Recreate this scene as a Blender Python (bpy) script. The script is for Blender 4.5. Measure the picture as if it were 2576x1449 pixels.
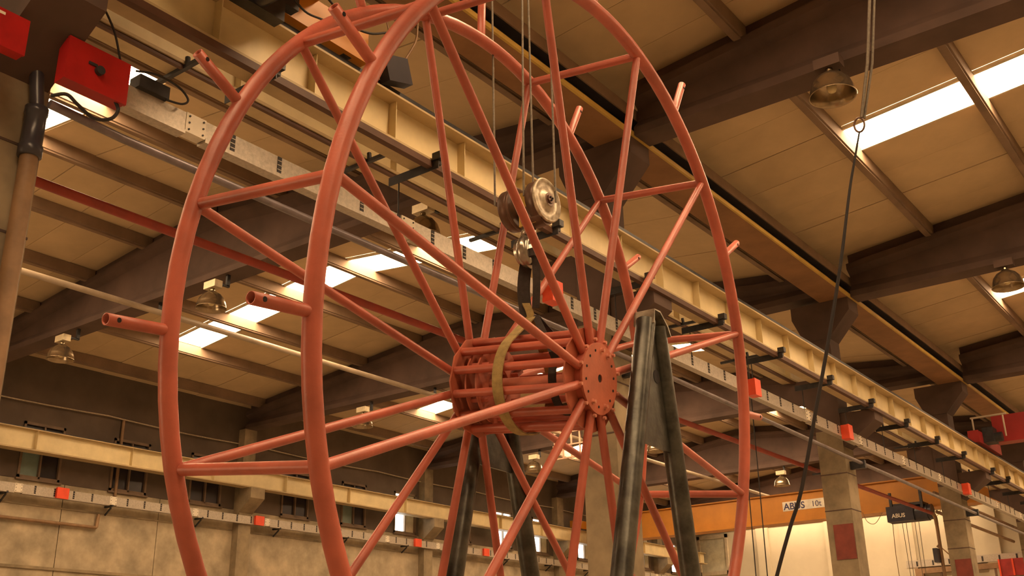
import bpy, bmesh, math, random
from mathutils import Vector, Matrix
random.seed(4)
S = bpy.context.scene
for o in list(bpy.data.objects): bpy.data.objects.remove(o)
COL = S.collection

# ------------------------------------------------------------------ camera
cam = bpy.data.cameras.new('camera'); cam.lens = 36.894; cam.sensor_width = 36; cam.clip_end = 300; cam.clip_start = .05
co = bpy.data.objects.new('camera', cam); COL.objects.link(co)
R_ = Vector((0.79834559, 0.60196687, -0.01673974))
U_ = Vector((0.22708587, -0.27518952, 0.9341856))
B_ = Vector((0.55774218, -0.74960431, -0.35639451))
co.matrix_world = Matrix(((R_.x, U_.x, B_.x, 0), (R_.y, U_.y, B_.y, 0), (R_.z, U_.z, B_.z, 1.6), (0, 0, 0, 1)))
S.camera = co
# ------------------------------------------------------------------ world, exposure, daylight
w = bpy.data.worlds.new('world'); S.world = w; w.use_nodes = True
w.node_tree.nodes['Background'].inputs[0].default_value = (1.0, .66, .34, 1)
w.node_tree.nodes['Background'].inputs[1].default_value = .6
S.view_settings.view_transform = 'Standard'; S.view_settings.look = 'None'
S.view_settings.gamma = 1; S.view_settings.use_curve_mapping = False
S.view_settings.exposure = 1.08
SKY = (1.0, .665, .37)          # warm colour that all the daylight has in the photograph
SKY_STRENGTH = 18.0
FILL_W = 160.0
S.cycles.max_bounces = 7; S.cycles.diffuse_bounces = 4; S.cycles.glossy_bounces = 2; S.cycles.transmission_bounces = 1
S.cycles.use_adaptive_sampling = True; S.cycles.adaptive_threshold = .03; S.cycles.use_denoising = True
S.cycles.caustics_reflective = False; S.cycles.caustics_refractive = False; S.cycles.sample_clamp_indirect = 4
def area(name, loc, rot, sx, sy, watts, col=SKY):
    l = bpy.data.lights.new(name, 'AREA'); l.shape = 'RECTANGLE'; l.size = sx; l.size_y = sy; l.energy = watts; l.color = col
    o = bpy.data.objects.new(name, l); COL.objects.link(o); o.location = loc; o.rotation_euler = rot; return o
# added fill lights behind the camera and at its left; no gate is modelled
area('back_fill', (3.0, -11.6, 2.6), (math.radians(90), 0, 0), 8, 5, FILL_W * .1)
area('left_fill', (-16, -11.6, 2.6), (math.radians(90), 0, 0), 7, 5, FILL_W * 2.2)

# ------------------------------------------------------------------ materials
def mat(name, col, rough=.7, metal=0.0, var=.12, scale=3.0, bump=0.0, bscale=40, col2=None, emit=None, estr=0, detail=4):
    m = bpy.data.materials.new(name); m.use_nodes = True; nt = m.node_tree
    p = nt.nodes['Principled BSDF']; p.inputs['Roughness'].default_value = rough; p.inputs['Metallic'].default_value = metal
    if emit:
        p.inputs['Base Color'].default_value = (*col, 1)
        p.inputs['Emission Color'].default_value = (*emit, 1); p.inputs['Emission Strength'].default_value = estr
        return m
    tc = nt.nodes.new('ShaderNodeTexCoord'); n = nt.nodes.new('ShaderNodeTexNoise')
    n.inputs['Scale'].default_value = scale; n.inputs['Detail'].default_value = detail; n.inputs['Roughness'].default_value = .6
    nt.links.new(tc.outputs['Object'], n.inputs['Vector'])
    r = nt.nodes.new('ShaderNodeValToRGB')
    c2 = col2 or tuple(max(0, c * (1 - var * 2.2)) for c in col)
    r.color_ramp.elements[0].position = .32; r.color_ramp.elements[1].position = .68
    r.color_ramp.elements[0].color = (*c2, 1)
    r.color_ramp.elements[1].color = (*(min(1, c * (1 + var * .6)) for c in col), 1)
    nt.links.new(n.outputs['Fac'], r.inputs['Fac']); nt.links.new(r.outputs['Color'], p.inputs['Base Color'])
    if bump:
        n2 = nt.nodes.new('ShaderNodeTexNoise'); n2.inputs['Scale'].default_value = bscale; n2.inputs['Detail'].default_value = 3
        nt.links.new(tc.outputs['Object'], n2.inputs['Vector'])
        b = nt.nodes.new('ShaderNodeBump'); b.inputs['Strength'].default_value = bump; b.inputs['Distance'].default_value = .01
        nt.links.new(n2.outputs['Fac'], b.inputs['Height']); nt.links.new(b.outputs['Normal'], p.inputs['Normal'])
    return m
M = {}
M['primer'] = mat('red_primer', (.48, .118, .075), .40, 0, .16, 2.2, .12, 60)
M['primer_dull'] = mat('red_primer_dull', (.50, .14, .08), .5, 0, .15, 4, .1, 60)
M['bolt'] = mat('primed_bolt', (.62, .25, .17), .45, 0, .1, 9)
M['wornsteel'] = mat('worn_bright_steel', (.42, .38, .30), .3, .6, .25, 9)
M['hole'] = mat('dark_hole', (.012, .008, .008), .9, 0, .1, 5)
M['steel'] = mat('black_mill_steel', (.085, .083, .068), .33, .5, .3, 7, .15, 30)
M['deck'] = mat('roof_deck', (.60, .46, .28), .75, 0, .07, .9, .05, 6)
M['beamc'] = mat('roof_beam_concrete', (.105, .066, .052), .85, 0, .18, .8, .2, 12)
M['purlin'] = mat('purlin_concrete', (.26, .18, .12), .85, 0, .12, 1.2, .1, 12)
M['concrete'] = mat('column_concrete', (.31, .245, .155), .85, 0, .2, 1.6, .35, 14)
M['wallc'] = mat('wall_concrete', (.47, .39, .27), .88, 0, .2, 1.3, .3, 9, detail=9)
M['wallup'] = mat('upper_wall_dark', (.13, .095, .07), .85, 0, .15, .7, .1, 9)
M['plaster'] = mat('end_wall_plaster', (.57, .51, .385), .8, 0, .06, .5)
M['cream'] = mat('cream_girder_paint', (.74, .62, .36), .5, 0, .08, 1.5)
M['creamdk'] = mat('cream_flange_grimy', (.52, .40, .22), .55, 0, .1, 2)
M['railc'] = mat('conductor_rail_brown', (.10, .045, .025), .6, 0, .1, 4)
M['galv'] = mat('galvanised_trunking', (.50, .45, .38), .42, .35, .1, 26, .05, 80)
M['plate'] = mat('pale_coupling_plate', (.80, .74, .62), .5, 0, .04, 8)
M['slot'] = mat('black_slot', (.02, .016, .016), .6)
M['tap'] = mat('red_tap_box', (.42, .012, .012), .4, 0, .1, 4)
M['tapfar'] = mat('orange_red_tap_box', (.85, .09, .035), .4, 0, .06, 4)
M['redpipe'] = mat('red_pipe_paint', (.32, .035, .016), .5, 0, .15, 3)
M['greypipe'] = mat('grey_conduit', (.22, .19, .21), .35, .4, .15, 4)
M['whitepipe'] = mat('pale_roof_pipe', (.42, .34, .25), .45, 0, .1, 2)
M['brownpipe'] = mat('brown_pipe', (.27, .16, .08), .6, 0, .15, 3)
M['drain'] = mat('dark_plastic_socket', (.05, .05, .065), .3, 0, .1, 3)
M['orange'] = mat('orange_crane_paint', (.52, .21, .02), .45, 0, .08, 1.2)
M['yellow'] = mat('yellow_lip', (.62, .42, .10), .6, 0, .1, 2)
M['soffit'] = mat('brown_soffit', (.30, .16, .075), .75, 0, .12, 1.5)
M['gutter'] = mat('shade_dark_gutter', (.035, .034, .04), .6, 0, .15, 2)  # near-black: recess shade painted into the gutter beam; also backs the ceiling
M['redcrane'] = mat('dark_red_crane_paint', (.30, .02, .02), .45, 0, .08, 1.5)
M['hoist'] = mat('blue_black_hoist', (.035, .035, .05), .35, 0, .15, 3)
M['dark'] = mat('dark_grey_metal', (.045, .045, .05), .5, .3, .2, 6)
M['rope'] = mat('steel_wire_rope', (.20, .17, .13), .5, .4, .15, 50)
M['ropew'] = mat('pale_cord', (.50, .42, .30), .8, 0, .15, 30)
M['cheek'] = mat('worn_bare_block_cover', (.62, .56, .44), .38, .55, .32, 14, .35, 22, col2=(.20, .15, .09), detail=7)
M['sheave'] = mat('brown_sheave_housing', (.16, .09, .06), .4, .4, .2, 7)
M['polished'] = mat('worn_shiny_hook_steel', (.50, .45, .38), .25, .85, .2, 8)
M['strapblk'] = mat('black_webbing', (.035, .024, .02), .9, 0, .15, 40, .2, 200)
M['strapolv'] = mat('olive_webbing', (.36, .26, .10), .85, 0, .15, 20, .25, 200)
M['alum'] = mat('spun_lamp_metal', (.40, .31, .20), .22, .85, .12, 4)
M['lampbox'] = mat('pale_lamp_gear_box', (.72, .62, .42), .4, .3, .08, 9)
M['bulb'] = mat('pale_lamp_bulb', (.80, .66, .36), .3, 0, .03, 4)
M['skypane'] = mat('translucent_skylight', (.8, .8, .75), .5, emit=SKY, estr=SKY_STRENGTH)
M['winlit'] = mat('backlit_window', (.8, .8, .8), .4, emit=(.86, .86, .78), estr=3.2)
M['windim'] = mat('blue_grey_dusty_pane', (.20, .27, .24), .3, 0, .08, 3)
M['windark'] = mat('dark_pane', (.035, .03, .035), .25, 0, .1, 3)
M['frame'] = mat('window_frame_brown', (.18, .12, .075), .6)
M['framepale'] = mat('pale_window_frame', (.60, .52, .38), .6)
M['floor'] = mat('factory_floor', (.34, .285, .22), .7, 0, .1, .5)
M['maroon'] = mat('maroon_painted_square', (.22, .045, .03), .7, 0, .12, 4)
M['sign'] = mat('white_sign_band', (.78, .72, .60), .5)
M['ink'] = mat('dark_blue_lettering', (.05, .045, .12), .6)
M['cabinet'] = mat('red_cabinet', (.40, .03, .03), .45)
M['grate'] = mat('pale_grating', (.60, .40, .28), .6)

# ------------------------------------------------------------------ mesh helpers
class MB:
    def __init__(s): s.v = []; s.f = []; s.sm = []
    def add(s, v, f, smooth=False):
        n = len(s.v); s.v += [tuple(x) for x in v]; s.f += [tuple(i + n for i in q) for q in f]; s.sm += [smooth] * len(f); return s
    def box(s, x0, x1, y0, y1, z0, z1):
        v = [(x, y, z) for x in (x0, x1) for y in (y0, y1) for z in (z0, z1)]
        return s.add(v, [(0, 1, 3, 2), (4, 6, 7, 5), (0, 4, 5, 1), (2, 3, 7, 6), (0, 2, 6, 4), (1, 5, 7, 3)])
    def obox(s, c, ax, ay, az):                      # oriented box: centre and half-axes
        c = Vector(c); ax = Vector(ax); ay = Vector(ay); az = Vector(az)
        v = [c + ax * i + ay * j + az * k for i in (-1, 1) for j in (-1, 1) for k in (-1, 1)]
        return s.add(v, [(0, 1, 3, 2), (4, 6, 7, 5), (0, 4, 5, 1), (2, 3, 7, 6), (0, 2, 6, 4), (1, 5, 7, 3)])
    def tube(s, pts, r, n=16, closed=False, caps=True, radii=None):
        pts = [Vector(p) for p in pts]; N = len(pts); rings = []
        up = None
        for i, p in enumerate(pts):
            if closed: d = pts[(i + 1) % N] - pts[i - 1]
            else: d = pts[min(i + 1, N - 1)] - pts[max(i - 1, 0)]
            d.normalize()
            if up is None:
                up = Vector((0, 0, 1)) if abs(d.z) < .9 else Vector((1, 0, 0))
            a = (up - d * up.dot(d))
            if a.length < 1e-5: a = d.orthogonal()
            a.normalize(); up = a; b = d.cross(a)
            rr = radii[i] if radii else r
            rings.append([p + (a * math.cos(t) + b * math.sin(t)) * rr for t in [2 * math.pi * k / n for k in range(n)]])
        v = [q for rg in rings for q in rg]; f = []
        for i in range(N if closed else N - 1):
            j = (i + 1) % N
            for k in range(n): f.append((i * n + k, i * n + (k + 1) % n, j * n + (k + 1) % n, j * n + k))
        s.add(v, f, True)
        if caps and not closed:
            s.add(rings[0], [tuple(range(n))[::-1]]); s.add(rings[-1], [tuple(range(n))])
        return s
    def pipe(s, a, b, r, wall=.006, n=18):           # open hollow end at b
        a = Vector(a); b = Vector(b); d = (b - a).normalized(); x = d.orthogonal().normalized(); y = d.cross(x)
        ring = lambda p, q: [p + (x * math.cos(2 * math.pi * k / n) + y * math.sin(2 * math.pi * k / n)) * q for k in range(n)]
        v = ring(a, r) + ring(b, r) + ring(b, r - wall) + ring(b - d * .12, r - wall)
        f = []
        for i in range(3):
            for k in range(n): f.append((i * n + k, i * n + (k + 1) % n, (i + 1) * n + (k + 1) % n, (i + 1) * n + k))
        s.add(v, f, True); s.add(ring(b - d * .12, r - wall), [tuple(range(n))]); return s
    def disc(s, c, ax, r, t, n=48, ri=0):            # thick disc (or ring) centred at c, axis ax, thickness t
        c = Vector(c); ax = Vector(ax).normalized(); x = ax.orthogonal().normalized(); y = ax.cross(x)
        R = lambda q, h: [c + ax * h + (x * math.cos(2 * math.pi * (k + .5) / n) + y * math.sin(2 * math.pi * (k + .5) / n)) * q for k in range(n)]
        o0, o1 = R(r, -t / 2), R(r, t / 2)
        s.add(o0 + o1, [(k, (k + 1) % n, n + (k + 1) % n, n + k) for k in range(n)], n > 14)
        if ri:
            i0, i1 = R(ri, -t / 2), R(ri, t / 2)
            s.add(i0 + i1, [(k, n + k, n + (k + 1) % n, (k + 1) % n) for k in range(n)], n > 14)
            s.add(o1 + i1, [(k, (k + 1) % n, n + (k + 1) % n, n + k) for k in range(n)])
            s.add(o0 + i0, [(k, n + k, n + (k + 1) % n, (k + 1) % n) for k in range(n)])
        else:
            s.add(o0, [tuple(range(n))[::-1]]); s.add(o1, [tuple(range(n))])
        return s
    def lathe(s, c, prof, ax=(0, 0, 1), n=32):       # prof: (radius, height) list
        c = Vector(c); ax = Vector(ax).normalized(); x = ax.orthogonal().normalized(); y = ax.cross(x)
        v = [c + ax * h + (x * math.cos(2 * math.pi * k / n) + y * math.sin(2 * math.pi * k / n)) * r for r, h in prof for k in range(n)]
        f = [(i * n + k, i * n + (k + 1) % n, (i + 1) * n + (k + 1) % n, (i + 1) * n + k) for i in range(len(prof) - 1) for k in range(n)]
        return s.add(v, f, True)
    def band(s, pts, wdir, w, t):                    # flat strap through pts, width w along wdir, thickness t
        pts = [Vector(p) for p in pts]; wd = Vector(wdir).normalized(); v = []
        for i, p in enumerate(pts):
            d = (pts[min(i + 1, len(pts) - 1)] - pts[max(i - 1, 0)]).normalized(); nn = d.cross(wd).normalized()
            v += [p + wd * w / 2 + nn * t / 2, p - wd * w / 2 + nn * t / 2, p - wd * w / 2 - nn * t / 2, p + wd * w / 2 - nn * t / 2]
        f = [(0, 1, 2, 3)]; n = len(pts)
        for i in range(n - 1):
            for k in range(4): f.append((4 * i + k, 4 * i + 4 + k, 4 * i + 4 + (k + 1) % 4, 4 * i + (k + 1) % 4))
        f.append(tuple(4 * (n - 1) + k for k in (3, 2, 1, 0)))
        return s.add(v, f)
    def mesh(s, name, m, off=(0, 0, 0)):
        me = bpy.data.meshes.new(name); ox, oy, oz = off
        me.from_pydata([(x - ox, y - oy, z - oz) for x, y, z in s.v], [], s.f)
        bm = bmesh.new(); bm.from_mesh(me); bmesh.ops.recalc_face_normals(bm, faces=bm.faces); bm.to_mesh(me); bm.free()
        me.polygons.foreach_set('use_smooth', s.sm); me.materials.append(M[m] if isinstance(m, str) else m); me.update()
        return me
def spl(pts, n=6):                                   # smooth curve through the points
    P = [Vector(p) for p in pts]; P = [P[0] * 2 - P[1]] + P + [P[-1] * 2 - P[-2]]; out = []
    for i in range(1, len(P) - 2):
        for k in range(n):
            t = k / n; a, b, c, d = P[i - 1], P[i], P[i + 1], P[i + 2]
            out.append(.5 * ((2 * b) + (c - a) * t + (2 * a - 5 * b + 4 * c - d) * t * t + (3 * b - a - 3 * c + d) * t ** 3))
    return out + [P[-2]]
def wloc(o):
    v = Vector((0, 0, 0))
    while o: v += o.location; o = o.parent
    return v
def thing(name, label, cat, loc=(0, 0, 0), group=None):
    o = bpy.data.objects.new(name, None); COL.objects.link(o); o.location = loc; o.empty_display_size = .1
    o['label'] = label; o['category'] = cat
    if group: o['group'] = group
    return o
def part(name, mb, m, parent, label=None):           # mb holds world coordinates
    off = wloc(parent); o = bpy.data.objects.new(name, mb.mesh(name, m, off)); COL.objects.link(o); o.parent = parent
    if label: o['label'] = label
    return o
def single(name, mb, m, label, cat, loc=(0, 0, 0), group=None):
    o = bpy.data.objects.new(name, mb.mesh(name, m, loc)); COL.objects.link(o); o.location = loc
    o['label'] = label; o['category'] = cat
    if group: o['group'] = group
    return o
def struct(name, mb, m, loc=(0, 0, 0)):
    o = bpy.data.objects.new(name, mb.mesh(name, m, loc)); COL.objects.link(o); o.location = loc; o['kind'] = 'structure'; return o
def inst(name, me, parent, loc, rot=None):
    o = bpy.data.objects.new(name, me); COL.objects.link(o); o.parent = parent; o.location = loc
    if rot: o.rotation_euler = rot
    return o
def copy_tree(o, parent=None):
    c = o.copy(); COL.objects.link(c); c.parent = parent
    for ch in list(o.children): copy_tree(ch, c)
    return c
def lettering(name, txt, size, m, parent, mw, depth=.004, bold=0.0):
    cu = bpy.data.curves.new(name, 'FONT'); cu.body = txt; cu.size = size; cu.extrude = depth; cu.align_x = 'LEFT'; cu.offset = bold
    t = bpy.data.objects.new(name + '_curve', cu); COL.objects.link(t)
    me = bpy.data.meshes.new_from_object(t.evaluated_get(bpy.context.evaluated_depsgraph_get()))
    bpy.data.objects.remove(t); me.materials.clear(); me.materials.append(M[m]); me.name = name
    o = bpy.data.objects.new(name, me); COL.objects.link(o); o.parent = parent
    o.matrix_local = Matrix.Translation(-wloc(parent)) @ mw; return o

ORD = 'first second third fourth fifth sixth seventh eighth ninth tenth eleventh twelfth thirteenth fourteenth fifteenth sixteenth seventeenth eighteenth'.split()
# ================================================================== THE HALL
FR = [-6.0, 3.7, 13.6, 23.4, 32.8, 42.4, 52.0]       # frames (columns and roof beams) along the hall
XC, XW, XR = -8.3, -29.3, 13.2                        # colonnade, far wall, near right wall
Y0, Y1 = -12.0, 57.0
def roofz(x): return 12.15 - .108 * abs(x + 19) if x < XC else 12.15 - .108 * abs(x - 2.4)

fl = struct('floor', MB().box(XW - .3, XR + .3, Y0 - .3, Y1 + .3, -.2, 0), 'floor')
# --- ceiling: backing sheet with individual roof panels and skylight panels, purlins below
cb = MB()
for xa, xb in ((XW, -19), (-19, XC), (XC, 2.4), (2.4, XR)):
    za, zb = roofz(xa + 1e-4) + .1, roofz(xb - 1e-4) + .1
    cb.add([(xa, Y0, za), (xb, Y0, zb), (xb, Y1, zb), (xa, Y1, za), (xa, Y0, za + .1), (xb, Y0, zb + .1), (xb, Y1, zb + .1), (xa, Y1, za + .1)],
           [(0, 1, 2, 3), (4, 7, 6, 5), (0, 4, 5, 1), (1, 5, 6, 2), (2, 6, 7, 3), (3, 7, 4, 0)])
ceil = struct('ceiling', cb, 'gutter')
def slab_mesh(name, xa, xb, wy, th, m):
    xm, za, zb = (xa + xb) / 2, roofz(xa + 1e-4), roofz(xb - 1e-4); zm = (za + zb) / 2
    mb = MB().add([(xa - xm, 0, za - zm), (xb - xm, 0, zb - zm), (xb - xm, wy, zb - zm), (xa - xm, wy, za - zm),
                   (xa - xm, 0, za - zm + th), (xb - xm, 0, zb - zm + th), (xb - xm, wy, zb - zm + th), (xa - xm, wy, za - zm + th)],
                  [(0, 1, 2, 3), (4, 7, 6, 5), (0, 4, 5, 1), (1, 5, 6, 2), (2, 6, 7, 3), (3, 7, 4, 0)])
    return mb.mesh(name, m), xm, zm
SKYK = (-16, -8, 0, 9, 17, 25, 31)
for xa, xb in ((XW, -19.0), (-19.0, -8.35), (-8.25, 2.4), (2.4, XR)):
    me, xm, zm = slab_mesh('roof_panel', xa, xb, 1.185, .06, 'deck')
    sa, sb = {XW: (-25.7, -19.06), -19.0: (-18.94, -13.85), -8.25: (-5.36, 2.34), 2.4: (2.46, 10.0)}[xa]
    sk, sxm, szm = slab_mesh('skylight_panel', sa, sb, 1.0, .03, 'skypane')
    ends = [slab_mesh('roof_panel', p, q, 1.185, .06, 'deck') for p, q in ((xa, sa), (sb, xb)) if q - p > .3]
    for k in range(-24, 33):
        y = 17.6 + 1.2 * k
        if y < Y0 or y + 1.19 > Y1: continue
        if k in SKYK: (inst('skylight_panel', sk, ceil, (sxm, y + .1, szm + .03)), [inst('roof_panel', em, ceil, (ex, y, ez)) for em, ex, ez in ends])
        else: inst('roof_panel', me, ceil, (xm, y, zm + .01 * ((k * 7) % 3 - 1) * .6))
# curb frames round each skylight strip
for xa, xb in ((XW, -19.0), (-19.0, -8.35), (-8.25, 2.4), (2.4, XR)):
    sa, sb = {XW: (-25.7, -19.0), -19.0: (-19.0, -13.85), -8.25: (-5.36, 2.4), 2.4: (2.4, 10.0)}[xa]
    cm, xm, zm = slab_mesh('skylight_curb', sa, sb, .05, .07, 'framepale')
    for k in SKYK:
        y = 17.6 + 1.2 * k
        if y < Y0: continue
        for yy in (y + .06, y + 1.09): inst('skylight_curb', cm, ceil, (xm, yy, zm - .03))
# purlins between frames
PX = [-28.2, -25.8, -23.3, -20.95, -18.55, -16.15, -13.75, -11.35, -9.0, -5.45, -3.05, -.65, 1.7, 4.1, 6.5, 8.9, 11.3]
edges = [Y0] + FR + [Y1]
pm = {}
for i in range(len(edges) - 1):
    ya, yb = edges[i] + (.1 if i else 0), edges[i + 1] - .1
    me = MB().box(-.09, .09, 0, yb - ya, -.27, 0).box(-.06, .06, 0, yb - ya, -.31, -.27).mesh('purlin', 'purlin')
    for x in PX: inst('purlin', me, ceil, (x, ya, roofz(x)))

# --- walls
def panelled_wall(name, x, face, ya, yb, zs, ys, m_panel, th=.12):
    """concrete wall of separate precast panels with recessed joints; face is the side the panels show"""
    core = struct(name, MB().box(min(x, x - face * .25), max(x, x - face * .25), ya, yb, 0, zs[-1]), 'wallup')
    for j in range(len(zs) - 1):
        for i in range(len(ys) - 1):
            me = MB().box(0, th, ys[i] + .012, ys[i + 1] - .012, zs[j] + .012, zs[j + 1] - .012)
            o = bpy.data.objects.new('wall_panel', me.mesh('wall_panel', m_panel)); COL.objects.link(o); o.parent = core
            o.location = (x if face > 0 else x - th, 0, 0)
    return core
ys = [Y0 + .01, -6, -1.1, 3.7, 8.7, 13.6, 16.9, 20.2, 23.4, 28.1, 32.8, 37.6, 42.4, 47.2, 52.0, Y1]
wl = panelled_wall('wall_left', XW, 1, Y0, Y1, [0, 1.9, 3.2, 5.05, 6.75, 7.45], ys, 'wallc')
# upper part of the far wall, dark, with openings for the windows (built as piers and bands)
WY = [y + d for y in FR[:-1] for d in (2.45, 5.4, 8.3)] + [54.3]
WY = [y for y in WY if y < Y1 - 1.2]
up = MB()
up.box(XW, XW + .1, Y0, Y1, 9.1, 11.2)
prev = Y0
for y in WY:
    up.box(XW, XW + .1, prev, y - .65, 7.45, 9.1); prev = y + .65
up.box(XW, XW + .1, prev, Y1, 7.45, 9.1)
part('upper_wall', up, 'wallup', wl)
struct('wall_right', MB().box(XR, XR + .25, Y0, Y1, 0, 11.2), 'plaster')
we = MB().box(XW, XC, Y1, Y1 + .25, 0, 12.3).box(XC, XR, Y1, Y1 + .25, 0, 12.3)
wall_end = struct('wall_far_end', we, 'plaster')
part('gable_band', MB().box(XW, XC - .3, Y1 - .06, Y1, 9.9, 12.1).box(XC + .3, XR, Y1 - .06, Y1, 9.9, 12.1), 'wallup', wall_end)
for x in (-25.0, -21.0, -17.0, -12.9):
    part('pilaster', MB().box(x - .35, x + .35, Y1 - .18, Y1, 0, 9.9), 'plaster', wall_end)
struct('wall_back', MB().box(XW, XR, Y0 - .25, Y0, 0, 12.3), 'plaster')

# --- windows high in the far wall: frame with two sashes, half hidden by the crane girder
for i, y in enumerate(WY):
    o = bpy.data.objects.new('window_%d' % (i + 1), None); COL.objects.link(o); o.location = (XW, y, 7.45); o['kind'] = 'structure'
    fb = MB()
    fb.box(XW - .02, XW + .14, y - .65, y - .58, 7.45, 9.1).box(XW - .02, XW + .14, y + .58, y + .65, 7.45, 9.1)
    fb.box(XW - .02, XW + .14, y - .65, y + .65, 7.45, 7.55).box(XW - .02, XW + .14, y - .65, y + .65, 9.02, 9.1)
    fb.box(XW - .02, XW + .14, y - .65, y + .65, 8.28, 8.34).box(XW - .02, XW + .14, y - .02, y + .03, 7.5, 9.05)
    fb.box(XW - .02, XW + .2, y - .7, y + .7, 7.41, 7.46)
    part('window_frame', fb, 'frame', o)
    lit = y > 30
    for k, (a, b) in enumerate(((y - .58, y - .02), (y + .03, y + .58))):
        for za, zb in ((7.55, 8.28), (8.34, 9.02)):
            m = ('winlit' if k == 0 or (i % 3 == 1) else 'framepale') if lit else ('windim' if (k == 0 and za < 8 and i % 2 == 0) else 'windark')
            if i % 3 == 2 and not lit: m = 'windark'
            part('window_pane', MB().box(XW + .04, XW + .055, a, b, za, zb), m, o)
# end-wall window seen left of the wheel's right rim
o = bpy.data.objects.new('window_20', None); COL.objects.link(o); o.location = (-28.15, Y1, 7.9); o['kind'] = 'structure'
part('window_frame', MB().box(-29.1, -28.95, Y1 - .12, Y1, 7.5, 9.75).box(-27.35, -27.2, Y1 - .12, Y1, 7.5, 9.75).box(-29.1, -27.2, Y1 - .12, Y1, 9.55, 9.75).box(-29.1, -27.2, Y1 - .12, Y1, 7.5, 7.7), 'framepale', o)
part('window_pane', MB().box(-28.95, -27.35, Y1 - .07, Y1 - .04, 7.7, 9.55), mat('dull_backlit_pane', (.62, .60, .46), .4), o)

# --- columns of the colonnade
names_c = ['behind the camera', 'cropped by the left edge of the photo', 'seen behind the near black A-frame leg',
           'left of the hoist, with a maroon square', 'right of the dark hoist, with a junction box beside it', 'cut by the right edge of the photo', 'farthest from the camera']
for i, y in enumerate(FR):
    if i == 0: continue
    t = thing('concrete_column', 'square grey concrete column ' + names_c[i], 'column', (XC, y, 0), 'columns of the colonnade')
    a = .3
    sh = MB().box(XC - a, XC + a, y - a, y + a, 0, 6.95)
    part('shaft', sh, 'concrete', t)
    # casting joint ribs on the shaft
    for z in (2.6, 5.15, 5.95):
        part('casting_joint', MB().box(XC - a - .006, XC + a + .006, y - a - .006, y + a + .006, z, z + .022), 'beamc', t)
    part('shaded_column_head', MB().box(XC - a, XC + a, y - a, y + a, 6.95, 10.0), 'beamc', t)  # upper shaft takes the dark beam colour to paint in its shade
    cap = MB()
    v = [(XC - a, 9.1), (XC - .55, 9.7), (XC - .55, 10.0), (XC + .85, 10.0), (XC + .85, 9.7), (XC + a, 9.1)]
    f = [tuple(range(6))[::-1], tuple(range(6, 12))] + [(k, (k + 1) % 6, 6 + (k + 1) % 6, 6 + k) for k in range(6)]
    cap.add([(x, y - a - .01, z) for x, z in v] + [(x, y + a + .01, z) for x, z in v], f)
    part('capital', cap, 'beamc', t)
    for sgn, zt, ext in ((1, 7.3, 1.08), (-1, 8.2, 1.05)):
        v = [(XC + sgn * a, zt), (XC + sgn * ext, zt), (XC + sgn * ext, zt - .25), (XC + sgn * a, zt - .75)]
        cb_ = MB().add([(x, y - a + .02, z) for x, z in v] + [(x, y + a - .02, z) for x, z in v], [(0, 1, 2, 3), (7, 6, 5, 4)] + [(k, 4 + k, 4 + (k + 1) % 4, (k + 1) % 4) for k in range(4)])
        part('corbel', cb_, 'beamc', t)
    if i >= 3:
        part('maroon_square', MB().box(XC - .16, XC + .285, y - a - .012, y - a, 4.1, 4.85), 'maroon', t, 'maroon painted square on the column face')
# --- half-columns on the far wall with corbels
wn = ['', 'near the left edge', 'left of the near rim', 'under the pale capital beside a red tap box', 'behind the spokes', 'next to the bright windows', 'in the far corner']
for i, y in enumerate(FR):
    if i == 0: continue
    t = thing('wall_column', 'pale concrete half column on the far wall ' + wn[i], 'column', (XW + .3, y, 0), 'half columns of the far wall')
    part('shaft', MB().box(XW + .1, XW + .42, y - .26, y + .26, 0, 10.2), 'concrete', t)
    v = [(XW + .4, 8.1), (XW + 1.0, 8.1), (XW + 1.0, 7.75), (XW + .4, 7.3)]
    part('corbel', MB().add([(x, y - .3, z) for x, z in v] + [(x, y + .3, z) for x, z in v], [(0, 1, 2, 3), (7, 6, 5, 4)] + [(k, 4 + k, 4 + (k + 1) % 4, (k + 1) % 4) for k in range(4)]), 'concrete', t)

# --- roof beams (tapered precast I-beams)
def roof_beam(x0, x1, y, zb, label):
    t = thing('roof_beam', label, 'beam', ((x0 + x1) / 2, y, zb), 'tapered roof beams')
    xs = [x0 + (x1 - x0) * k / 12 for k in range(13)]
    prof = lambda zt: [(-.25, zb), (.25, zb), (.25, zb + .14), (.09, zb + .32), (.09, zt - .26), (.27, zt - .14), (.27, zt), (-.27, zt), (-.27, zt - .14), (-.09, zt - .26), (-.09, zb + .32), (-.25, zb + .14)]
    v, f = [], []
    for x in xs: v += [(x, y + dy, z) for dy, z in prof(roofz(x) - .28)]
    n = 12
    for i in range(12):
        for k in range(n): f.append((i * n + k, i * n + (k + 1) % n, (i + 1) * n + (k + 1) % n, (i + 1) * n + k))
    f += [tuple(range(n)), tuple(range(12 * n, 13 * n))]
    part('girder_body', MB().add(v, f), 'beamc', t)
    # thin web packing that carries the purlins up to the deck
    v = []
    for x in xs: v += [(x, y - .07, roofz(x) - .28), (x, y + .07, roofz(x) - .28), (x, y + .07, roofz(x) + .02), (x, y - .07, roofz(x) + .02)]
    f = [(i * 4 + k, i * 4 + (k + 1) % 4, i * 4 + 4 + (k + 1) % 4, i * 4 + 4 + k) for i in range(12) for k in range(4)] + [(0, 1, 2, 3), (48, 49, 50, 51)]
    part('packing_strip', MB().add(v, f), 'beamc', t)
    return t
bl = ['', 'over the left edge', 'crossing above the four hoist ropes', 'meeting the capital right of the rim', 'behind the orange crane gear', 'far along the hall', 'last before the end wall']
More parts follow.
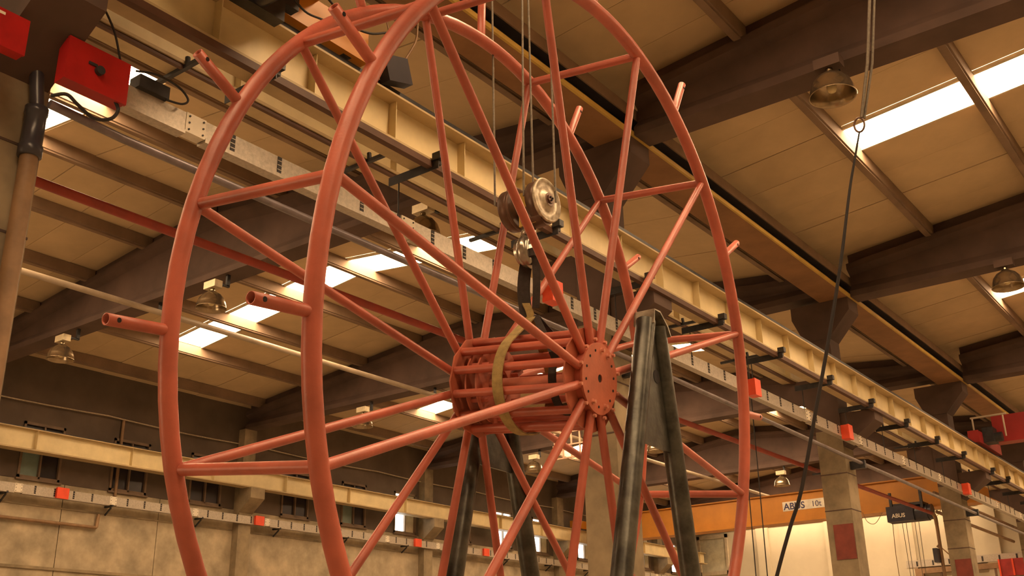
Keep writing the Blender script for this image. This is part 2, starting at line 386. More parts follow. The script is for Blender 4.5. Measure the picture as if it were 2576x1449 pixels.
for i, y in enumerate(FR):
    if i == 0: continue
    roof_beam(-28.9, -8.15, y, 10.2, 'dark tapered concrete roof beam of the left nave, ' + bl[i])
    roof_beam(-7.39, XR, y, 10.0, 'dark tapered concrete roof beam of the right nave, ' + bl[i])
# --- valley gutter beam on top of the colonnade
t = bpy.data.objects.new('trim_1', None); COL.objects.link(t); t.location = (XC, 20, 10.95); t['kind'] = 'structure'
part('soffit', MB().box(-8.12, -7.44, Y0, Y1, 10.0, 10.07), 'soffit', t)
part('lip', MB().box(-7.44, -7.40, Y0, Y1, 9.995, 10.075), 'yellow', t, 'yellow lip')
part('web', MB().box(-7.95, -7.65, Y0, Y1, 10.07, 10.44), 'gutter', t)  # near-black colour stands in for the shade inside the recess
part('top_flange', MB().box(-8.12, -7.46, Y0, Y1, 10.38, 10.56), 'gutter', t)
part('edge_angle', MB().box(-7.46, -7.435, Y0, Y1, 10.36, 10.57), 'purlin', t)

# --- crane runway girders
def girder(label, x, zb, h, side, ya, yb, step=1.22, fw=.2, y0=None, ft=None, rail=.05):
    ft = ft or fw * .75
    t = thing('crane_girder', label, 'girder', (x, ya, zb))
    part('web', MB().box(x - .008, x + .008, ya, yb, zb + .04, zb + h - .02), 'cream', t)
    part('bottom_flange', MB().box(x - fw, x + fw, ya, yb, zb, zb + .04), 'creamdk', t)
    part('top_flange', MB().box(x - ft, x + ft, ya, yb, zb + h - .025, zb + h), 'creamdk', t)
    part('crane_rail', MB().box(x - .03, x + .03, ya, yb, zb + h, zb + h + rail), 'dark', t)
    me = MB().box(-fw * .72, fw * .72, -.006, .006, zb + .04, zb + h - .03).mesh('stiffener', 'cream')
    y = ya + .4 if y0 is None else y0
    while y < yb - .2:
        inst('stiffener', me, t, (0, y - ya, -zb)); y += step
    return t
gA = girder('cream steel crane girder with stiffeners on the near side of the colonnade', -7.35, 7.31, .58, 1, Y0 + .2, Y1 - .5, 1.22, .17, -10.72, .2, .2)
gB = girder('cream steel crane girder on the far side of the colonnade', -9.1, 8.21, .72, -1, Y0 + .2, Y1 - .5, 2.7, .17, -9.45)
gW = girder('cream steel crane girder along the windows of the far wall', -28.55, 8.1, .62, 1, Y0 + .2, Y1 - .5, 3.1, .2, -9.35)
gR = girder('cream steel crane girder along the wall beyond the right edge of the photo', 12.4, 7.31, .73, 1, Y0 + .2, Y1 - .5, 2.44, .17)
part('conductor_rail', MB().box(-7.25, -7.17, Y0 + .2, Y1 - .6, 7.235, 7.315), 'railc', gA, 'dark brown conductor rail')
part('conductor_rail', MB().box(-9.0, -8.95, Y0 + .2, Y1 - .6, 8.16, 8.215), 'railc', gB, 'dark brown conductor rail')
for x in (12.8,):
    for i, y in enumerate(FR):
        t = thing('right_wall_pier', ORD[i] + ' concrete pier of the right wall outside the photo', 'column', (x, y, 0), 'piers of the right wall')
        part('shaft', MB().box(12.0, XR, y - .3, y + .3, 0, 7.3).box(12.75, XR, y - .3, y + .3, 7.3, 10.0), 'concrete', t)

# --- bracket arms under the near girder with hanging rods
k = 0
for j, y in enumerate([5.75 + 2.42 * j for j in range(18)]):
    if min(abs(y - f) for f in FR) < .45: y += .6
    t = thing('hanger_arm', ORD[j] + ' steel hanger arm under the near crane girder, counted from the left', 'bracket', (-7.35, y, 7.25), 'hanger arms of the trunking')
    part('arm', MB().box(-7.86, -7.08, y - .03, y + .03, 7.25, 7.31).box(-7.86, -7.08, y - .03, y - .018, 7.2, 7.25), 'dark', t)
    part('clamp', MB().box(-7.16, -7.04, y - .05, y + .05, 7.31, 7.4), 'dark', t)
    part('rod', MB().tube([(-7.72, y, 6.79), (-7.72, y, 7.26)], .009, 8), 'dark', t)
for j in range(16):
    y = 5.95 + 2.9 * j
    if min(abs(y - f) for f in FR) < .45: y += .7
    t = thing('cable_bracket', ORD[j] + ' short bracket under the far-side crane girder, counted from the left', 'bracket', (-9.1, y, 8.15), 'cable brackets of the far-side girder')
    part('arm', MB().box(-9.55, -8.6, y - .025, y + .025, 8.155, 8.205), 'dark', t)
    part('clamp', MB().tube([(-8.9, y, 8.16), (-8.92, y, 8.3)], .03, 8), 'dark', t)

# --- busbar trunking
def trunking(label, x, z0, z1, ya, yb, th, side, slot0=5.72, step=.6, coup0=5.17):
    t = thing('busbar_trunking', label, 'trunking', (x, ya, z0))
    y = coup0 - 3 * math.floor((coup0 - ya) / 3)
    prev = ya; zc = (z0 + z1) / 2; f = x + side * th / 2
    while prev < yb:
        nx = min(y, yb)
        if nx - prev > .1:
            sg = part('trunk_section', MB().box(x - th / 2, x + th / 2, prev + .005, nx - .005, z0, z1).box(x - th / 2 - .006, x + th / 2 + .012, prev + .005, nx - .005, z0 - .03, z0 + .012), 'galv', t)
        if nx < yb:
            cp = part('coupling', MB().box(x - th / 2 - .008, x + th / 2 + .008, nx - .005, nx + .22, z0 - .002, z1 + .004), 'plate', t, 'pale coupling plate')
            bb = MB()
            for yy in (nx + .03, nx + .19):
                for zz in (z0 + .03, zc, z1 - .03): bb.disc((f + side * .012, yy, zz), (side, 0, 0), .010, .012, 8)
            part('bolt', bb, 'dark', cp)
        prev = nx + .22 if nx < yb else yb; y += 3
    sm = MB()
    sm.box(-.004, .004, -.026, .026, z0 + .012, z1 - .004)
    me = sm.mesh('slot', 'slot')
    rb = MB()
    for q in range(1, 4):
        zz = z0 + (z1 - z0) * q / 4; rb.box(-.007, .007, -.03, .03, zz - .004, zz + .004)
    mr = rb.mesh('slot_bar', 'galv')
    y = slot0
    while y < yb:
        ph = (y - coup0) % 3
        if ph > .3 and ph < 2.95:
            s_ = inst('slot', me, t, (f + side * .003 - x, y - ya, -z0)); inst('slot_bar', mr, s_, (0, 0, 0))['kind'] = 'stuff'
        y += step
    return t
trunking('galvanised busbar trunking with black slots along the colonnade', -7.72, 6.575, 6.775, 4.3, 55, .11, 1)
trunking('pale busbar trunking with black slots along the far wall', -28.85, 6.98, 7.22, Y0 + .5, 55, .11, 1, -10.6, .6, -8.8)
def tap_box(x, y, z, w, h, d, m, label, knob=False, sticker=False, grp=None):
    t = thing('tap_box', label, 'electrical box', (x, y, z), grp)
    b = part('box_body', MB().box(x, x + d * .8, y - w / 2, y + w / 2, z - h / 2, z + h / 2), m, t)
    part('box_lid', MB().box(x + d * .8, x + d, y - w / 2 - .006, y + w / 2 + .006, z - h / 2 - .006, z + h / 2 + .006), m, t)
    if knob: part('switch_knob', MB().disc((x + d + .02, y + .0, z - .01), (1, 0, 0), .04, .045, 20).box(x + d, x + d + .012, y - .1, y - .02, z + .02, z + .045), 'dark', t, 'dark rotary switch knob')
    if sticker: part('sticker', MB().box(x + d, x + d + .003, y - .02, y + .06, z + .11, z + .135), 'plate', t, 'small white sticker')
    return t
tap_box(-7.64, 4.13, 6.645, .58, .40, .16, 'tap', 'large red switch box with dark knob at top left', True)
tap_box(-7.56, 3.2, 6.6, .52, .32, .12, 'tap', 'red switch box cut by the left edge of the photo', False, True)
for y, lab in ((11.1, 'orange-red tap box behind the black slings'), (17.5, 'orange-red tap box beside the right rim'), (22.2, 'red tap box in front of the column with the maroon square'), (31.5, 'red tap box of the distant colonnade trunking')):
    tap_box(-7.66, y, 6.64, .24, .3, .18, 'tapfar', lab, False, False)
for y, lab in ((16.6, 'small red tap box on the wall trunking near the left edge'), (23.9, 'small red tap box below the pale wall capital'), (32.0, 'small red tap box on the wall trunking under a bright window'), (36.4, 'small red tap box on the wall trunking between two spokes')):
    tap_box(-28.79, y, 7.1, .36, .3, .1, 'tapfar', lab)
t = thing('junction_box', 'dark junction box on top of the trunking with looping black cable', 'electrical box', (-7.72, 4.72, 6.78))
part('box_body', MB().box(-7.76, -7.6, 4.6, 4.92, 6.775, 6.9), 'dark', t)
part('cable', MB().tube(spl([(-7.6, 4.55, 6.90), (-7.58, 4.75, 6.95), (-7.57, 4.98, 6.93), (-7.57, 5.1, 6.85), (-7.58, 5.05, 6.78), (-7.62, 4.9, 6.77)]), .011, 8), 'slot', t)
single('supply_cable', MB().tube(spl([(-7.62, 3.82, 6.30), (-7.56, 3.92, 6.34), (-7.54, 4.02, 6.28), (-7.54, 4.18, 6.22), (-7.52, 4.32, 6.27), (-7.52, 4.38, 6.38), (-7.52, 4.34, 6.46)]), .016, 8), 'slot', 'black cable curling below the large red switch box', 'cable', (-7.5, 3.85, 6.28))
single('control_cable', MB().tube(spl([(-7.4, 4.0, 7.28), (-7.45, 4.2, 7.08), (-7.5, 4.33, 6.85)]), .01, 8), 'slot', 'thin black cable dropping onto the large red switch box', 'cable', (-7.4, 4, 7.2))
for j, y in enumerate([15.0 + 3.3 * j for j in range(12)]):
    t = thing('wall_bracket', ORD[j] + ' bracket under the far wall trunking, counted from the left', 'bracket', (-29.1, y, 6.9), 'brackets of the wall trunking')
    part('arm', MB().box(-29.18, -28.78, y - .03, y + .03, 6.92, 6.98).obox((-29.0, y, 6.8), (.14, 0, .1), (0, .02, 0), (-.012, 0, .016)), 'dark', t)

# --- pipes
t = thing('red_pipe', 'red painted pipe running behind the columns', 'pipe', (-8.85, 20, 6.1))
part('run', MB().tube([(-8.85, 3.4, 6.13), (-8.85, 12, 6.13), (-8.85, 22, 6.17), (-8.85, 32.4, 6.2)], .05, 14), 'redpipe', t)
part('elbow', MB().tube([(-8.85, 32.3, 6.2), (-8.84, 32.5, 6.19), (-8.83, 32.58, 6.1), (-8.83, 32.6, 5.9)], .055, 14), 'brownpipe', t)
part('drop', MB().tube([(-8.83, 32.6, 0), (-8.83, 32.6, 5.95)], .05, 14), 'brownpipe', t)
for y in (13.6, 23.4): part('pipe_clip', MB().box(-8.9, -8.6, y - .03, y + .03, 6.05, 6.09), 'dark', t)
single('junction_box', MB().box(-8.98, -8.86, 32.3, 32.62, 4.8, 5.2), 'drain', 'dark box on the pipe beside the distant column', 'electrical box', (-8.9, 32.5, 4.8))
single('brown_pipe', MB().tube([(-8.85, 32.9, 6.3), (-8.85, 42.3, 6.3)], .05, 12), 'brownpipe', 'lower brown pipe between the two rightmost columns', 'pipe', (-8.85, 37, 6.3))
single('brown_pipe', MB().tube([(-8.85, 32.9, 6.87), (-8.85, 45, 6.87)], .05, 12), 'brownpipe', 'upper brown pipe between the two rightmost columns', 'pipe', (-8.85, 37, 6.87))
t = thing('grey_conduit', 'blue-grey conduit along the colonnade below the trunking', 'pipe', (-7.7, 4, 6.28))
part('run', MB().tube([(-7.78, 3.9, 6.32), (-7.76, 4.6, 6.28), (-7.73, 12, 6.27), (-7.73, 23.3, 6.17), (-7.73, 32.8, 6.12), (-7.73, 50, 6.1)], .04, 12), 'greypipe', t)
for y in FR[2:6]: part('pipe_clip', MB().box(-8.0, -7.66, y - .05, y + .05, 6.06, 6.24), 'dark', t)
t = thing('roof_pipe', 'pale pipe slung under the roof beams of the left nave', 'pipe', (-20.4, 20, 9.95))
part('run', MB().tube([(-20.4, -5, 9.95), (-20.4, 48.6, 9.95)], .07, 12), 'whitepipe', t)
for y in FR[1:6]: part('hanger', MB().box(-20.43, -20.37, y - .03, y + .03, 9.98, 10.22), 'dark', t)
t = thing('downpipe', 'brown downpipe with black plastic socket on the leftmost column', 'pipe', (-7.9, 3.86, 0))
part('stack', MB().tube([(-7.9, 3.86, 0), (-7.9, 3.86, 5.9)], .075, 20), 'brownpipe', t)
part('socket', MB().lathe((-7.9, 3.86, 5.83), [(.078, 0), (.098, .01), (.1, .1), (.088, .115), (.088, .4), (.096, .41), (.096, .47), (.06, .48)]), 'drain', t, 'black plastic socket')
part('riser', MB().tube([(-7.9, 3.86, 6.3), (-7.92, 3.82, 6.62), (-7.95, 3.75, 7.0)], .06, 16), 'drain', t)
t = thing('wall_pipe', 'brown pipe cranked along the left end of the far wall', 'pipe', (-29.0, 16, 6.3))
part('run', MB().tube([(-29.08, Y0 + 1, 6.3), (-29.08, 18.0, 6.3)], .05, 10).tube([(-29.08, 18.0, 6.3), (-29.08, 18.03, 6.32), (-29.08, 18.05, 6.7)], .05, 10), 'brownpipe', t)
single('wall_cable', MB().tube([(-29.1, Y0 + 1, 9.72)] + [(-29.1, y, 9.72 - .06 * math.sin((y % 6) / 6 * math.pi)) for y in range(-10, 56, 1)], .022, 8), 'ropew', 'pale cable stretched high along the far wall', 'cable', (-29.1, 20, 9.7))
single('wall_conduit', MB().tube([(-29.12, 18.55, 7.3), (-29.12, 18.55, 9.68)], .05, 10), 'brownpipe', 'vertical conduit on the far wall between the first windows', 'pipe', (-29.1, 18.5, 7.3))
part('string_course', MB().box(XW + .12, XW + .17, Y0, Y1, 4.98, 5.06).box(XW + .12, XW + .15, Y0, Y1, 6.72, 6.77), 'concrete', wl)

# --- high bay lamps
def lamp(x, y, zt, label, gear='lampbox'):
    t = thing('high_bay_lamp', label, 'lamp', (x, y, zt), 'high bay lamps under the roof beams')
    part('gear_box', MB().box(x - .19, x + .19, y - .1, y + .1, zt - .16, zt), gear, t)
    part('stem', MB().tube([(x, y, zt - .16), (x, y, zt - .24)], .05, 12), 'alum', t)
    part('mount', MB().box(x - .03, x + .03, y - .06, y + .42, zt - .02, zt + .02).box(x - .03, x + .03, y + .34, y + .42, zt, (10.2 if x < XC else 10.0)), 'dark', t)
    pr = [(.07, -.22), (.1, -.25), (.2, -.31), (.27, -.40), (.305, -.50), (.32, -.60), (.335, -.61), (.33, -.62), (.315, -.612), (.298, -.5), (.262, -.4), (.19, -.32), (.06, -.27)]
    part('reflector', MB().lathe((x, y, zt), pr, (0, 0, 1), 36), 'alum', t)
    part('bulb', MB().lathe((x, y, zt), [(.001, -.56), (.05, -.54), (.075, -.47), (.06, -.38), (.03, -.28)], (0, 0, 1), 20), 'bulb', t)
    return t
lamp(-17.8, 13.1, 9.93, 'dome lamp by the bright skylight, left of the near rim')
lamp(-23.6, 13.1, 9.93, 'dome lamp at the far left, below the dark beam')
lamp(-11.75, 13.1, 9.95, 'dome lamp left of the hook block, in front of the trunking')
lamp(-4.05, 13.15, 9.98, 'open dome lamp at top right, beside the hanging rope', 'beamc')
lamp(-4.0, 23.0, 9.98, 'dome lamp against the skylight at the right edge', 'beamc')
lamp(2.2, 13.15, 9.98, 'dome lamp outside the photo on the right nave beam', 'beamc')
for x, y, s in ((-23.0, 22.95, 'small dome lamp just left of the hub cage'), (-23.2, 32.4, 'small dome lamp below the hub between two spokes'), (-17.9, 32.4, 'small dome lamp beside the near black A-frame'), (-17.3, 41.9, 'small dome lamp above the orange crane')):
    lamp(x, y, 9.93, s)
# pale grating under the roof behind the lower hub
t = thing('roof_grating', 'pale red-brown grating under the roof below the hub', 'grating', (-19.6, 30, 9.3))
for k in range(6): part('bar', MB().box(-20.6 + k * .35, -20.55 + k * .35, 29.98, 30.02, 9.0, 10.3), 'grate', t)
for z in (9.0, 9.45, 9.9, 10.3): part('bar', MB().box(-20.65, -18.8, 29.97, 30.03, z, z + .05), 'grate', t)

# ================================================================== CRANES
# orange crane over the wheel
t = thing('overhead_crane', 'orange overhead crane above the wheel, mostly above the photo', 'crane', (-7.35, 6, 8.09))
part('bridge_girder', MB().box(-7.3, 12.4, 5.72, 6.3, 8.56, 9.25), 'orange', t)
part('end_carriage', MB().box(-7.47, -7.23, 4.9, 7.1, 8.12, 8.52), 'orange', t, 'orange end carriage')
part('end_carriage', MB().box(12.28, 12.52, 4.9, 7.1, 8.12, 8.52), 'orange', t)
part('bracket_plate', MB().box(-7.45, -6.9, 5.7, 6.32, 8.5, 8.58), 'orange', t)
for y in (5.15, 6.85): part('wheel', MB().disc((-7.35, y, 8.17), (1, 0, 0), .08, .12, 24), 'dark', t)
part('drive_motor', MB().disc((-7.02, 5.42, 8.0), (1, .0, 0), .14, .34, 24).disc((-6.83, 5.42, 8.0), (1, 0, 0), .12, .06, 24).box(-7.15, -6.95, 5.25, 5.6, 8.08, 8.25), 'hoist', t, 'blue-black drive motor')
part('gear_housing', MB().box(-7.2, -7.05, 5.15, 5.75, 7.85, 8.3).box(-7.2, -7.08, 5.6, 5.95, 8.1, 8.3), 'dark', t)
part('buffer', MB().tube([(-7.35, 7.1, 8.28), (-7.35, 7.24, 8.28)], .06, 14), 'dark', t)
bx = part('limit_switch_box', MB().obox((-7.2, 7.5, 8.21), (.07, 0, 0), (0, .19, .06), (0, -.05, .15)), 'drain', t, 'dark limit switch box')
part('switch_cable', MB().tube(spl([(-7.2, 7.62, 8.34), (-7.2, 7.7, 8.5), (-7.2, 7.85, 8.8), (-7.22, 7.9, 9.1)]), .014, 8).tube([(-7.2, 7.44, 8.36), (-7.2, 7.42, 8.6), (-7.2, 7.3, 8.95)], .008, 6), 'brownpipe', bx)
part('shading_plate', MB().box(-7.2, 12.4, 3.0, 5.7, 8.72, 8.78), 'dark', t)  # unseen plate added to shade the near girder web
part('festoon_cable', MB().tube(spl([(-7.1, 6.35, 8.5), (-7.12, 6.7, 8.38), (-7.12, 7.0, 8.42), (-7.15, 7.3, 8.6)]), .014, 8).tube(spl([(-7.0, 5.7, 8.2), (-7.05, 6.0, 8.12), (-7.1, 6.3, 8.2)]), .012, 8), 'slot', t)
part('trolley', MB().box(-4.3, -3.2, 5.0, 6.6, 9.25, 9.55).tube([(-4.3, 5.31, 9.0), (-3.25, 5.31, 9.0)], .18, 24).box(-4.35, -4.25, 5.05, 5.6, 8.8, 9.3).box(-3.3, -3.2, 5.05, 5.6, 8.8, 9.3), 'hoist', t)

# ABUS crane in the far left nave
t = thing('overhead_crane', 'orange overhead crane with white lettered sign in the far left nave', 'crane', (-18.8, 44, 8.1))
part('bridge_girder', MB().box(-28.3, -9.35, 44.0, 44.5, 8.15, 9.3), 'orange', t)
part('girder_flange', MB().box(-28.3, -9.35, 43.85, 44.65, 8.08, 8.16).box(-28.3, -9.35, 43.9, 44.6, 9.29, 9.34), 'orange', t)
part('end_carriage', MB().box(-28.75, -28.3, 43.0, 45.5, 8.78, 9.15), 'orange', t)
part('end_carriage', MB().box(-9.35, -8.95, 43.0, 45.5, 8.98, 9.3), 'orange', t)
sg = part('sign_band', MB().box(-18.25, -16.35, 43.985, 44.0, 8.58, 8.98), 'sign', t, 'white sign band')
def facing(x, y, z, s=1): return Matrix.Translation((x, y, z)) @ Matrix.Rotation(math.radians(90), 4, 'X')
lettering('lettering', 'ABUS', .40, 'ink', sg, facing(-18.2, 43.98, 8.64), .004, .008)
lettering('lettering', '10t', .34, 'ink', sg, facing(-16.95, 43.98, 8.66), .004)
t = thing('rope_hoist', 'blue-black rope hoist with white lettering under the far orange crane', 'hoist', (-12.9, 43.5, 7.7))
hb = MB().box(-13.55, -12.5, 43.1, 43.7, 7.75, 8.35)
part('motor_housing', hb, 'hoist', t)
part('drum_cover', MB().tube([(-13.5, 43.5, 8.05), (-12.0, 43.5, 8.05)], .34, 24), 'hoist', t)
part('gear_end', MB().disc((-11.95, 43.5, 8.05), (1, 0, 0), .3, .2, 24), 'hoist', t)
part('trolley_frame', MB().box(-13.4, -12.1, 43.2, 43.95, 8.35, 8.45).box(-13.4, -13.3, 43.15, 43.25, 8.2, 8.9).box(-12.2, -12.1, 43.15, 43.25, 8.2, 8.9), 'dark', t)
lettering('lettering', 'ABUS', .22, 'sign', t, facing(-13.35, 43.09, 7.9), .004, .004)
part('rope', MB().tube([(-13.1, 43.5, 7.75), (-13.05, 43.5, 4.2)], .012, 6).tube([(-12.95, 43.5, 7.75), (-12.95, 43.5, 4.2)], .012, 6).tube([(-12.6, 43.5, 7.75), (-12.62, 43.5, 4.2)], .012, 6).tube([(-12.45, 43.5, 7.75), (-12.5, 43.5, 4.2)], .012, 6), 'rope', t)
part('hook_block', MB().disc((-12.78, 43.5, 4.1), (0, 1, 0), .2, .15, 20), 'hoist', t)
part('pendant_cable', MB().tube([(-13.45, 43.4, 7.8), (-13.5, 43.4, 6.5), (-13.42, 43.4, 1.4)], .014, 6).tube(spl([(-14.6, 43.4, 8.3), (-14.45, 43.4, 7.9), (-14.15, 43.4, 7.8), (-13.8, 43.4, 8.2)]), .014, 6).tube(spl([(-12.0, 43.4, 8.0), (-11.7, 43.4, 7.85), (-11.4, 43.4, 8.25)]), .012, 6), 'brownpipe', t)
t.location.z -= .2
# dark red crane in the far right nave
t = thing('overhead_crane', 'dark red overhead crane at the right edge of the photo', 'crane', (-7.35, 33.5, 8.09))
part('bridge_girder', MB().box(-7.0, 12.4, 33.4, 33.9, 8.2, 9.0), 'redcrane', t)
part('end_carriage', MB().box(-7.5, -7.2, 32.4, 35.0, 8.1, 8.45), 'redcrane', t)
part('end_carriage', MB().box(12.25, 12.55, 32.4, 35.0, 8.1, 8.45), 'redcrane', t)
part('travel_drive', MB().box(-7.2, -6.9, 32.9, 33.4, 8.15, 8.6).disc((-6.85, 33.1, 8.3), (1, 0, 0), .14, .3, 20), 'dark', t)
part('access_rail', MB().tube([(-7.4, 32.6, 8.85), (-6.4, 32.6, 8.85)], .03, 8).tube([(-7.35, 32.6, 8.4), (-7.35, 32.6, 8.85)], .025, 8).tube([(-6.5, 32.6, 8.2), (-6.5, 32.6, 8.85)], .025, 8), 'whitepipe', t)

# --- things on the end wall at the lower right
t = thing('busbar_trunking', 'pale trunking with slots low on the far end wall', 'trunking', (-14, Y1 - .15, 7.0))
part('trunk_section', MB().box(-17.2, -9.0, Y1 - .2, Y1 - .08, 7.05, 7.4), 'galv', t)
for k in range(10): part('slot', MB().box(-16.7 + .8 * k, -16.62 + .8 * k, Y1 - .21, Y1 - .2, 7.1, 7.34), 'slot', t)
t = thing('gallery_frame', 'olive-brown door frame and beam below the end wall trunking', 'frame', (-14, Y1 - .1, 0))
part('lintel', MB().box(-16.8, -9.2, Y1 - .26, Y1 - .0, 6.72, 6.98), 'brownpipe', t)
part('post', MB().box(-16.8, -16.4, Y1 - .26, Y1, 0, 6.72), 'brownpipe', t)
for k in range(5): part('mullion', MB().box(-15.6 + 1.3 * k, -15.5 + 1.3 * k, Y1 - .2, Y1, 0, 6.72), 'frame', t)
t = thing('red_cabinet', 'red glazed cabinet at the lower right corner', 'cabinet', (-12.2, Y1 - .4, 6.4))
part('cabinet_body', MB().box(-12.7, -11.2, Y1 - .5, Y1 - .28, 6.3, 7.1), 'cabinet', t)
for k in range(3): part('cabinet_frame', MB().box(-12.7 + .62 * k, -12.62 + .62 * k, Y1 - .54, Y1 - .5, 6.3, 7.1), 'tapfar', t)
single('wall_lamp', MB().tube([(-14.5, Y1 - .1, 6.9), (-14.7, Y1 - .6, 7.3), (-15.2, Y1 - .9, 7.9)], .03, 8).disc((-15.25, Y1 - .9, 7.95), (-.6, -.3, .7), .12, .14, 16), 'brownpipe', 'small brown arm lamp on the end wall under the hoist', 'lamp', (-14.6, Y1 - .3, 6.9))
for x, y in ((-8.72, 20.0), (-9.05, 20.2)):
    single('hanging_cord', MB().tube([(x, y, 8.15 if x < -9 else 8.16), (x - .02, y, 5.5), (x - .06, y, 2.2)], .012, 6), 'slot', 'thin dark cord hanging %s the right rim' % ('just right of' if x > -9 else 'close behind'), 'cord', (x, y, 8.1))

# ================================================================== THE WHEEL
AX = Vector((0.9919887, 0.07175776, -0.10396748)); UU = Vector((0.12026817, -0.28464483, 0.95105883)); VV = Vector((-0.03865205, 0.95594359, 0.29099463))
WC = Vector((-3.79270596, 5.30816949, 3.42997687)); HW = .45836; PH = -1.122786; RR = 2.5
def WP(s, k, r):
    a = PH + k * math.pi / 6; return WC + AX * s + (UU * math.cos(a) + VV * math.sin(a)) * r
wheel = thing('wheel_frame', 'big red-primed double-rimmed tubular wheel with twelve spokes a side', 'wheel', tuple(WC))
for sg_, nm in ((1, 'near'), (-1, 'far')):
    s = HW * sg_
    part('rim', MB().tube([WP(s, k / 8, RR) for k in range(96)], .0445, 20, True), 'primer', wheel)
for sg_ in (1, -1):
    s = HW * sg_
    for k in range(12):
        sp = part('spoke', MB().tube([WP(s * .985, k, .215), WP(s, k, RR - .035)], .0265, 16), 'primer', wheel)
        st = part('stub', MB().pipe(WP(s, k + .5, RR), WP(s, k + .5, 2.85), .029, .005), 'primer', wheel)
        q = WP(s, k + .5, 2.80)
        part('pin_hole', MB().disc(q, AX, .0115, .0595, 14), 'hole', st)
for k in range(12):
    part('cross_tube', MB().tube([WP(-HW, k, RR - .012), WP(HW, k, RR - .012)], .0295, 16), 'primer', wheel)
# hub: two polygonal plates, bolted bearing plates, cage of twelve tubes, centre shaft
for sg_ in (1, -1):
    n = 12
    hp = MB()
    ring = lambda r, s: [WP(s, k + .5, r) for k in range(n)]
    s0, s1 = sg_ * (HW - .045), sg_ * (HW - .033)
    ro = .335
    hp.add(ring(ro, s0) + ring(ro, s1), [(k, (k + 1) % n, n + (k + 1) % n, n + k) for k in range(n)] + [tuple(range(n)), tuple(range(n, 2 * n))])
    h1 = part('hub_plate', hp, 'primer_dull', wheel)
    h2 = part('bearing_plate', MB().disc(WP(sg_ * (HW + .022), 0, 0), AX, .224, .014, 56, .026), 'primer_dull', wheel)
    part('plate_rim', MB().disc(WP(sg_ * (HW - .008), 0, 0), AX, .214, .05, 56, .185), 'primer', h2)
    hs = MB(); bs = MB()
    for k in range(14):
        a = 2 * math.pi * k / 14 + .3
        c = WC + AX * (sg_ * (HW + .028)) + (UU * math.cos(a) + VV * math.sin(a)) * .178
        if k in (0, 1, 6, 8): bs.disc(c + AX * .008 * sg_, AX, .0125, .03, 6).disc(c, AX, .018, .008, 16)
        else: hs.disc(c + AX * .002 * sg_, AX, .0085, .003, 12)
    hs.disc(WC + AX * (sg_ * (HW + .016)), AX, .03, .012, 24)
    part('bolt_hole', hs, 'hole', h2)['kind'] = 'stuff'; part('bolt', bs, 'bolt', h2)
    for k in range(12): part('spoke_bolt', MB().disc(WP(sg_ * (HW + .0), k + .06, .245) + AX * sg_ * .028, AX, .011, .02, 8), 'bolt', h1)
for k in range(12):
    part('cage_tube', MB().tube([WP(-HW + .03, k, .29), WP(HW - .04, k, .29)], .027, 14), 'primer', wheel)
for s in (-.27, -.35):
    part('inner_ring', MB().disc(WP(s, 0, 0), AX, .262, .012, 40, .12), 'primer_dull', wheel)
    for k in range(6): part('lug', MB().obox(WP(s + .03, k * 2 + .5, .2), AX * .03, (WP(0, k * 2 + .5, 1) - WC) * .035, AX.cross(WP(0, k * 2 + .5, 1) - WC) * .012), 'primer', wheel)
part('centre_shaft', MB().tube([WP(-HW, 0, 0), WP(HW, 0, 0)], .045, 20), 'primer_dull', wheel)

# ================================================================== A-FRAMES
AH = Vector((AX.x, AX.y, 0)).normalized(); TH = Vector((-AH.y, AH.x, 0))
def AP(s, t, z): p = WC + AH * s + TH * t; return Vector((p.x, p.y, z))
for s, lab, (lt, ls), (rt, rs) in ((.6, 'black steel tube A-frame standing in front of the right rim', (.47, .325), (.625, .17)), (-.6, 'black steel tube A-frame standing behind the spokes under the hub', (.36, .25), (.51, .245))):
    t = thing('support_frame', lab, 'stand', tuple(AP(s, .5, 0)))
    zt = 3.86
    for (t0, sl), sg_ in (((lt, ls), -1), ((rt, rs), 1)):
        top = AP(s, t0, zt); foot = AP(s, t0 + sg_ * sl * (zt - .02), .02)
        part('leg', MB().tube([foot, top], .066, 24), 'steel', t)
        part('foot_plate', MB().obox(foot + Vector((0, 0, -.01)), AH * .14, TH * .14, Vector((0, 0, .01))), 'steel', t)
    # folded head plate joining the two legs
    tm = (lt + rt) / 2
    v = [AP(s, lt - .03, zt - .03), AP(s, lt - .01, zt + .07), AP(s, tm, zt + .075), AP(s, rt + .03, zt - .0), AP(s, rt + .07, zt - .06)]
    part('head_plate', MB().band(v, AH, .15, .012), 'wornsteel', t, 'bright folded head plate')
    zb = 3.02
    g = [(lt + .02, zt), (rt - .02, zt), (rt + rs * (zt - zb), zb), (lt - ls * (zt - zb), zb)]
    gp = MB().add([AP(s - .008, a, b) for a, b in g] + [AP(s + .008, a, b) for a, b in g], [(0, 1, 2, 3), (7, 6, 5, 4)] + [(k, 4 + k, 4 + (k + 1) % 4, (k + 1) % 4) for k in range(4)])
    gu = part('gusset_plate', gp, 'steel', t)
    part('shaft_hole', MB().disc(AP(s, .56, 3.5), AH, .045, .022, 24), 'hole', gu)
    part('cross_brace', MB().tube([AP(s, lt - ls * (zt - 1.0), 1.0), AP(s, rt + rs * (zt - 1.0), 1.0)], .04, 14), 'steel', t)

